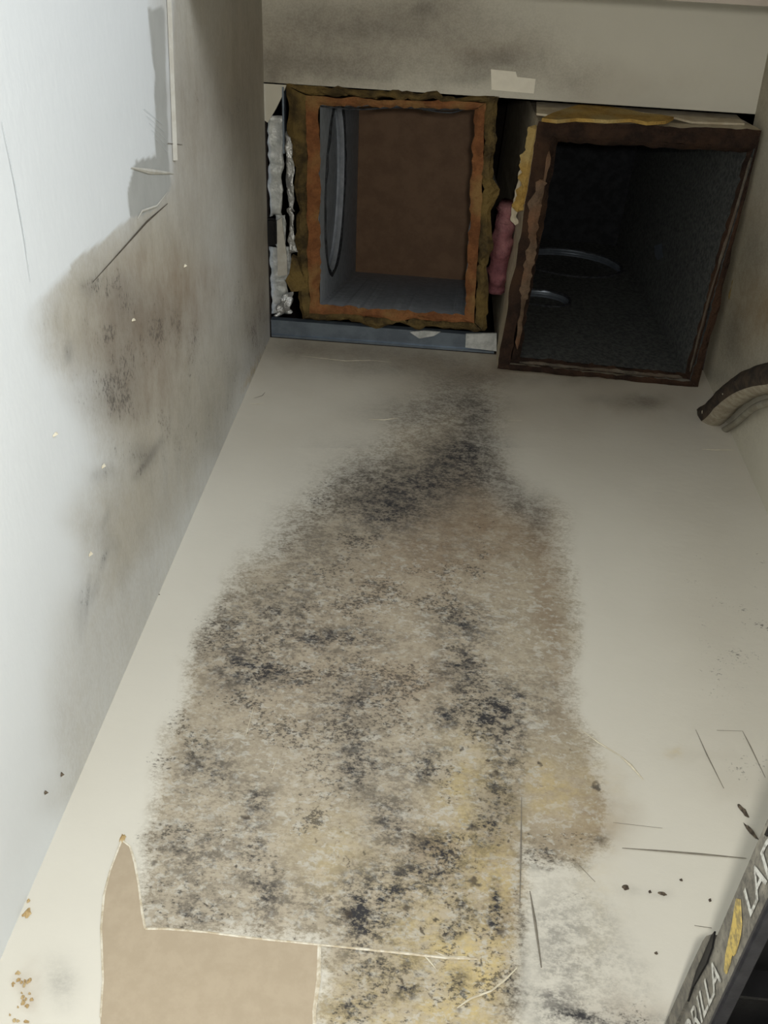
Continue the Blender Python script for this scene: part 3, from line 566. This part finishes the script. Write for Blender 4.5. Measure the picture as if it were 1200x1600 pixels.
rim_strip('torn_liner_edge', [(858, 236), (838, 340), (822, 440), (808, 545)], ZB2+0.001, 0.008, 'fibre_tan', pr, seed=5)
rim_strip('torn_liner_edge', [(812, 566), (900, 574), (1000, 584), (1066, 590)], ZB2+0.001, 0.007, 'rim_grey', pr, seed=8)
rim_strip('torn_liner_edge', [(1174, 245), (1150, 330), (1110, 460), (1078, 580)], ZB2+0.004, 0.005, 'rim_grey', pr, seed=9)
rim_strip('torn_insulation', [(838, 196), (828, 240), (818, 290), (808, 330)], ZB2+0.006, 0.020, 'fibre_yellow', pr, seed=12, th=0.006)
rim_strip('torn_facing', [(822, 236), (812, 290), (803, 330), (806, 352)], ZB2+0.016, 0.010, 'facer_cream', pr, seed=15)
rim_strip('torn_insulation', [(1190, 262), (1178, 330), (1160, 410), (1140, 470)], ZB2+0.004, 0.012, 'fibre_olive', pr, seed=17, th=0.005)
mesh('collar_glint', [onX(p, 0.2765*S) for p in ((1022, 384), (1034, 380), (1036, 402), (1024, 408))], [(0, 1, 2, 3)], 'collar', pr)  # metal sheet standing in for a collar's highlight
# torn yellow blanket showing through the front facing
yf = O2[0].y-0.005
def front_patch(name, px, mat, parent, e, th=0.006):
    return prism(name, [onY(p, yf-e) for p in px], (0, -th, 0), mat, parent)
front_patch('torn_insulation', [(846, 190), (862, 182), (885, 174), (905, 168), (930, 169), (955, 172), (985, 177), (1005, 182), (1030, 184), (1052, 188), (1040, 194), (1010, 196), (985, 191), (950, 193), (900, 190), (870, 193)], 'fibre_yellow', pr, 0.002, 0.005)
front_patch('torn_facing', [(838, 158), (880, 160), (960, 166), (1060, 174), (1150, 182), (1163, 196), (1080, 193), (1052, 186), (1000, 178), (955, 170), (905, 166), (885, 172), (855, 182), (838, 180)], 'facer_cream', pr, -0.001, 0.003)

# ------------------------------------------------------------------ things around the plenums
# steel track along the back wall
tr = thing('steel_track', 'bluish galvanised steel track along the top of the back wall', 'steel track', W(-0.06, 0.448, 1.0))
box('flange', (XL+0.002, 0.4395*S, ZC+0.003), (0.067*S, YB-0.002, ZC+0.0045), 'galv', tr)
box('web', (XL+0.002, YB-0.0035, ZC+0.0045), (0.067*S, YB-0.002, ZC+0.03), 'galv', tr)
box('front_lip', (XL+0.002, 0.4390*S, ZC+0.001), (0.067*S, 0.4408*S, ZC+0.016), 'galv', tr)
box('wall_lip', (XL+0.003, YB-0.006, ZC-0.001), (0.067*S, YB-0.002, ZC+0.003), 'galv', tr)
tag(prism('drywall_scrap', [onZ(p, 0.9985) for p in ((728, 522), (776, 521), (776, 549), (727, 543))], (0, 0, 0.004), 'foil_white'), 'small white speckled board scrap at the right end of the steel track', 'board scrap')
tag(prism('foil_scrap', [onZ(p, 0.997) for p in ((640, 519), (662, 517), (688, 519), (678, 525), (655, 529))], (0.001, 0, 0.004), 'foil_white'), 'torn silvery foil scrap hanging under the orange rim of the left duct', 'foil scrap')
# white foil-faced strip along the left wall
def crumple(name, px, z, amp, mat, parent, n=26, m=5, seed=0, lift=0.0):
    """px = 4 corners; a rumpled sheet"""
    V = []; F = []; a, b, c, d = [onZ(p, z) for p in px]
    for i in range(n+1):
        for j in range(m+1):
            p = lerp(lerp(a, b, j/m), lerp(d, c, j/m), i/n)
            q = Vector((p.x*60+seed, p.y*60, seed)); p = p+Vector((mnoise.noise(q*1.3+Vector((9, 0, 0)))*amp*0.7, mnoise.noise(q+Vector((0, 7, 0)))*amp*0.5, mnoise.noise(q)*amp+mnoise.noise(q*3)*amp*0.5+lift*math.sin(math.pi*j/m)))
            V.append(p)
    w = m+1
    for i in range(n):
        for j in range(m): F.append((i*w+j, i*w+j+1, i*w+w+j+1, i*w+w+j))
    o = mesh(name, V, F, mat, parent, None, True)
    so = o.modifiers.new('thickness', 'SOLIDIFY'); so.thickness = 0.0012; return o
fs = thing('foil_faced_strip', 'pale foil-faced insulation strip squeezed between left wall and brown duct', 'insulation', W(-0.18, 0.32, 1.0))
crumple('foil_face', [(418, 178), (444, 182), (440, 336), (421, 338)], 1.006, 0.006, 'foil_white', fs, seed=1)
crumple('foil_face', [(430, 336), (446, 336), (447, 388), (433, 388)], 1.006, 0.004, 'foil_white', fs, seed=2)
crumple('foil_face', [(421, 386), (452, 386), (462, 436), (424, 440)], 1.006, 0.005, 'foil_white', fs, seed=3)
crumple('foil_face', [(423, 438), (446, 436), (452, 484), (424, 489)], 1.006, 0.005, 'foil_white', fs, seed=4)
crumple('crumpled_foil', [(440, 462), (456, 455), (455, 488), (428, 494)], 1.000, 0.011, 'foil', fs, 14, 8, seed=7)
crumple('crumpled_foil', [(446, 205), (456, 215), (462, 330), (451, 330)], 0.999, 0.008, 'foil', pl, 20, 4, seed=9)
crumple('crumpled_foil', [(449, 325), (455, 322), (463, 395), (453, 397)], 0.998, 0.008, 'foil', pl, 20, 4, seed=11)
box('metal_edge', (onZ((443, 200)).x-0.0015, onZ((443, 136)).y, ZC-0.001), (onZ((443, 200)).x+0.0015, onZ((447, 240)).y, ZC+0.02), 'galv', fs)
prism('torn_paper', [onZ(p, 0.999) for p in ((433, 345), (440, 340), (448, 400), (449, 430), (434, 431), (433, 380))], (0, 0, 0.003), 'strip', fs)
prism('fibre_tuft', [onZ(p, 0.996) for p in ((456, 400), (465, 405), (470, 425), (482, 447), (470, 455), (455, 456), (446, 438), (452, 428))], (0, 0, 0.012), 'fibre_olive', fs)
tag(box('dark_gap_block', (onZ((420, 345)).x-0.006, onZ((420, 342)).y, ZC-0.001), (onZ((431, 345)).x, onZ((420, 384)).y, ZC+0.01), 'black', None, 0.003), 'small black block standing in for a dark gap in the pale foil strip at the left wall', 'gap block')  # black block in place of a dark gap beside the foil
# pink batt between the plenums
def batt():
    V = []; F = []; P = curve_pts([onZ(p, 1.02) for p in ((794, 325), (790, 360), (784, 400), (778, 440), (774, 462))], 8); seg = 14
    for i, p in enumerate(P):
        r = 0.024*(0.35+0.65*math.sin(math.pi*min(1, 0.16+0.84*i/len(P)))**0.5) if i < len(P)-3 else 0.022
        for k in range(seg):
            a = 2*math.pi*k/seg; nz = 1+0.35*mnoise.noise(Vector((i*0.5, math.cos(a)*1.5, math.sin(a)*1.5)))
            V.append(p+Vector((math.cos(a)*r*0.78*nz, 0, 0.03+math.sin(a)*r*1.4*nz)))
    n = len(P)
    for i in range(n-1):
        for k in range(seg): F.append((i*seg+k, i*seg+(k+1) % seg, (i+1)*seg+(k+1) % seg, (i+1)*seg+k))
    F += [tuple(range(seg-1, -1, -1)), tuple((n-1)*seg+k for k in range(seg))]
    return mesh('insulation_batt', V, F, 'fibre_pink', None, None, True)
tag(batt(), 'wad of pink glass fibre insulation wedged between the two duct boxes', 'insulation')
# insulated pipe and cable
pp = thing('insulated_pipe', 'bent pipe in dark foam, pale paint on its underside, leaving the back wall', 'pipe', onY((1116, 656), YB))
P0 = onY((1117, 655), YB+0.02)
pts = curve_pts([P0, onY((1121, 645), YB-0.02), onY((1140, 626), YB-0.065), onY((1172, 606), YB-0.12), onY((1215, 594), YB-0.17), onY((1290, 588), YB-0.23)], 10)
lim = lambda p, r: Vector((min(p.x, XR0+(XR1-XR0)*(p.y-YF)/(YB-YF)-r-0.002), p.y, p.z))
pts = [lim(p, 0.021) for p in pts]
tube('foam_sleeve', pts, 0.021, ['pipe_foam', 'pipe_paint'], pp, 22, 0.10, mat_fn=lambda i, k: 1 if (k*16.36) % 360 > 178 and (k*16.36) % 360 < 320 else 0)
def lump(name, c, rad, mat, parent):
    bm = bmesh.new(); bmesh.ops.create_icosphere(bm, subdivisions=2, radius=1)
    for v in bm.verts: v.co = c+v.co*rad*(1+0.45*mnoise.noise(v.co*1.7+c*90))
    return bm_obj(name, bm, mat, parent, True)
for i, k in enumerate((4, 7, 12, 17, 21, 24, 27, 31, 34)):
    p = pts[min(k, len(pts)-1)]; lump('sealant_lump', p+Vector((-0.014-0.003*(i % 2), -0.010, -0.010-0.003*(i % 3))), random.uniform(0.003, 0.006), 'facer_cream' if i % 2 else 'foil_white', pp)
cb = curve_pts([onY((1139, 677), YB+0.02), onY((1144, 668), YB-0.015), onY((1162, 650), YB-0.07), onY((1185, 634), YB-0.13), onY((1220, 626), YB-0.18), onY((1300, 618), YB-0.25)], 10)
cb = [lim(p, 0.006) for p in cb]
tag(tube('cable', cb, 0.0055, 'cable', None, 10), 'thin grey cable running beneath the dark insulated pipe', 'cable')

# ------------------------------------------------------------------ step ladder
XF = 0.135*S                                             # left face of the ladder's top tray
zt = CZ+0.2355*S; zb = CZ+0.2105*S; y0, y1 = 0.265, 0.725; xw = 0.13
ld = thing('step_ladder', 'grey step ladder top with white and yellow lettering at lower right', 'ladder', (XF+xw/2, 0.5*(y0+y1), 0))
def cap():
    # hollow moulded tray, open underneath, rounded edges
    bm = bmesh.new(); bmesh.ops.create_cube(bm, size=1)
    for v in bm.verts: v.co = Vector((XF+(v.co.x+0.5)*xw, y0+(v.co.y+0.5)*(y1-y0), zb+(v.co.z+0.5)*(zt-zb)))
    bot = [f for f in bm.faces if f.normal.z < -0.9]
    r = bmesh.ops.inset_region(bm, faces=bot, thickness=0.006, depth=0)
    for v in bot[0].verts: v.co.z += (zt-zb)*0.86
    ed = [e for e in bm.edges if all(abs(v.co.z-zt) < 1e-5 for v in e.verts)]
    bmesh.ops.bevel(bm, geom=ed, offset=0.006, segments=3, affect='EDGES')
    return bm_obj('top_tray', bm, ['ladder'], ld)
cap()
box('tray_lining', (XF+0.0065, y0+0.0065, zb+0.003), (XF+0.0085, y1-0.0065, zt-0.006), 'black', ld)
box('tray_roof', (XF+0.0065, y0+0.0065, zt-0.009), (XF+xw-0.0065, y1-0.0065, zt-0.0065), 'black', ld)
for k in range(6):
    y = y0+0.05+k*(y1-y0-0.1)/5
    box('tray_rib', (XF+0.0085, y-0.0015, zb+0.012), (XF+xw-0.0065, y+0.0015, zt-0.009), 'black', ld)
box('tray_rib', (XF+xw*0.5-0.0015, y0+0.007, zb+0.014), (XF+xw*0.5+0.0015, y1-0.007, zt-0.009), 'black', ld)
box('lower_bead', (XF-0.0015, y0, zb-0.004), (XF+0.008, y1, zb+0.001), 'ladder_dark', ld, 0.0015)
# broken slot and raised lip in the upper edge
onF = lambda p, e=0.0: onX(p, XF-e)
prism('broken_slot', [onF(p, 0.0015) for p in ((1116, 1455), (1112, 1480), (1103, 1505), (1090, 1528), (1082, 1542), (1074, 1565), (1072, 1562), (1078, 1540), (1086, 1515), (1098, 1488), (1108, 1466))], (0.0012, 0, 0), 'black', ld)
prism('raised_lip', [onF(p, 0.002) for p in ((1111, 1460), (1104, 1462), (1098, 1470), (1080, 1508), (1062, 1548), (1048, 1580), (1034, 1612), (1050, 1612), (1074, 1560), (1086, 1518), (1098, 1490))], (0.006, 0, 0), 'ladder', ld)
prism('edge_gap', [onF(p, 0.0012) for p in ((1055, 1580), (1047, 1600), (1040, 1615), (1044, 1616), (1053, 1594))], (0.0012, 0, 0), 'black', ld)
prism('edge_gap', [onF(p, 0.0012) for p in ((1202, 1286), (1194, 1304), (1197, 1307), (1204, 1302))], (0.0012, 0, 0), 'black', ld)
def lettering(txt, pstart, pend, h, mat, name):
    c = bpy.data.curves.new('text', 'FONT'); c.body = txt; c.size = 1.0; c.offset = 0.012; c.extrude = 0.0
    t = bpy.data.objects.new('text', c); COL.objects.link(t); bpy.context.view_layer.update()
    me = bpy.data.meshes.new_from_object(t.evaluated_get(bpy.context.evaluated_depsgraph_get())); bpy.data.objects.remove(t)
    xs = [v.co.x for v in me.vertices]; ys = [v.co.y for v in me.vertices]; A = onF(pstart, 0.0008); B = onF(pend, 0.0008)
    wx = max(xs)-min(xs); hy = max(ys)
    for v in me.vertices:
        s = (v.co.x-min(xs))/wx; p = lerp(A, B, s); p.z += v.co.y/hy*h; v.co = p
    me.materials.clear(); return link(name, me, mat, ld)
pa = onF((1129, 1532)); zbase = onF((1125, 1530)).z
HL = 0.0175
def base_px(y): 
    q = np.array([[XF, y, zb+0.0095]]); a, b = project(q); return (a[0], b[0])
yA = onF((1125, 1522)).y; ystart = yA+0.118
lettering('GORILLA', base_px(ystart), base_px(yA), HL, 'letter', 'lettering')
yB = onF((1172, 1432)).y
lettering('LADDERS', base_px(yB), base_px(yB-0.135), HL, 'letter', 'lettering')
prism('emblem', [onF(p, 0.001) for p in ((1150, 1404), (1156, 1405), (1157, 1425), (1158, 1445), (1156, 1462), (1152, 1478), (1148, 1490), (1145, 1494), (1143, 1489), (1140, 1505), (1134, 1522), (1131, 1518), (1133, 1492), (1136, 1478), (1140, 1460), (1144, 1440), (1147, 1420))], (0.0006, 0, 0), 'logo_yellow', ld)
# rails, treads and feet below the tray (outside the frame)
for yy, yf_ in ((y0+0.03, 0.14), (y1-0.03, 0.70)):
    for xx, xf_ in ((XF+0.03, XF-0.02), (XF+xw-0.03, XF+xw+0.02)):
        a = Vector((xx, yy, zb+0.02)); b = Vector((xf_, yf_, 0.0))
        d = Vector((0.014, 0, 0)); e = Vector((0, 0.022, 0))
        V = [a-d-e*.5, a+d-e*.5, a+d+e*.5, a-d+e*.5, b-d-e, b+d-e, b+d+e, b-d+e]
        mesh('rail', V, [(0, 1, 2, 3), (7, 6, 5, 4), (0, 4, 5, 1), (1, 5, 6, 2), (2, 6, 7, 3), (3, 7, 4, 0)], 'ladder_rail', ld)
for k in (0.3, 0.6, 0.9):
    y = lerp(y0+0.03, 0.14, k/1.34*1.0); z = k
for z in (0.3, 0.58, 0.86, 1.12):
    t = 1-z/zb; y = y0+0.03+(0.14-y0-0.03)*t
    box('tread', (XF-0.01, y-0.03, z-0.012), (XF+xw+0.01, y+0.03, z+0.012), 'ladder_rail', ld, 0.002)
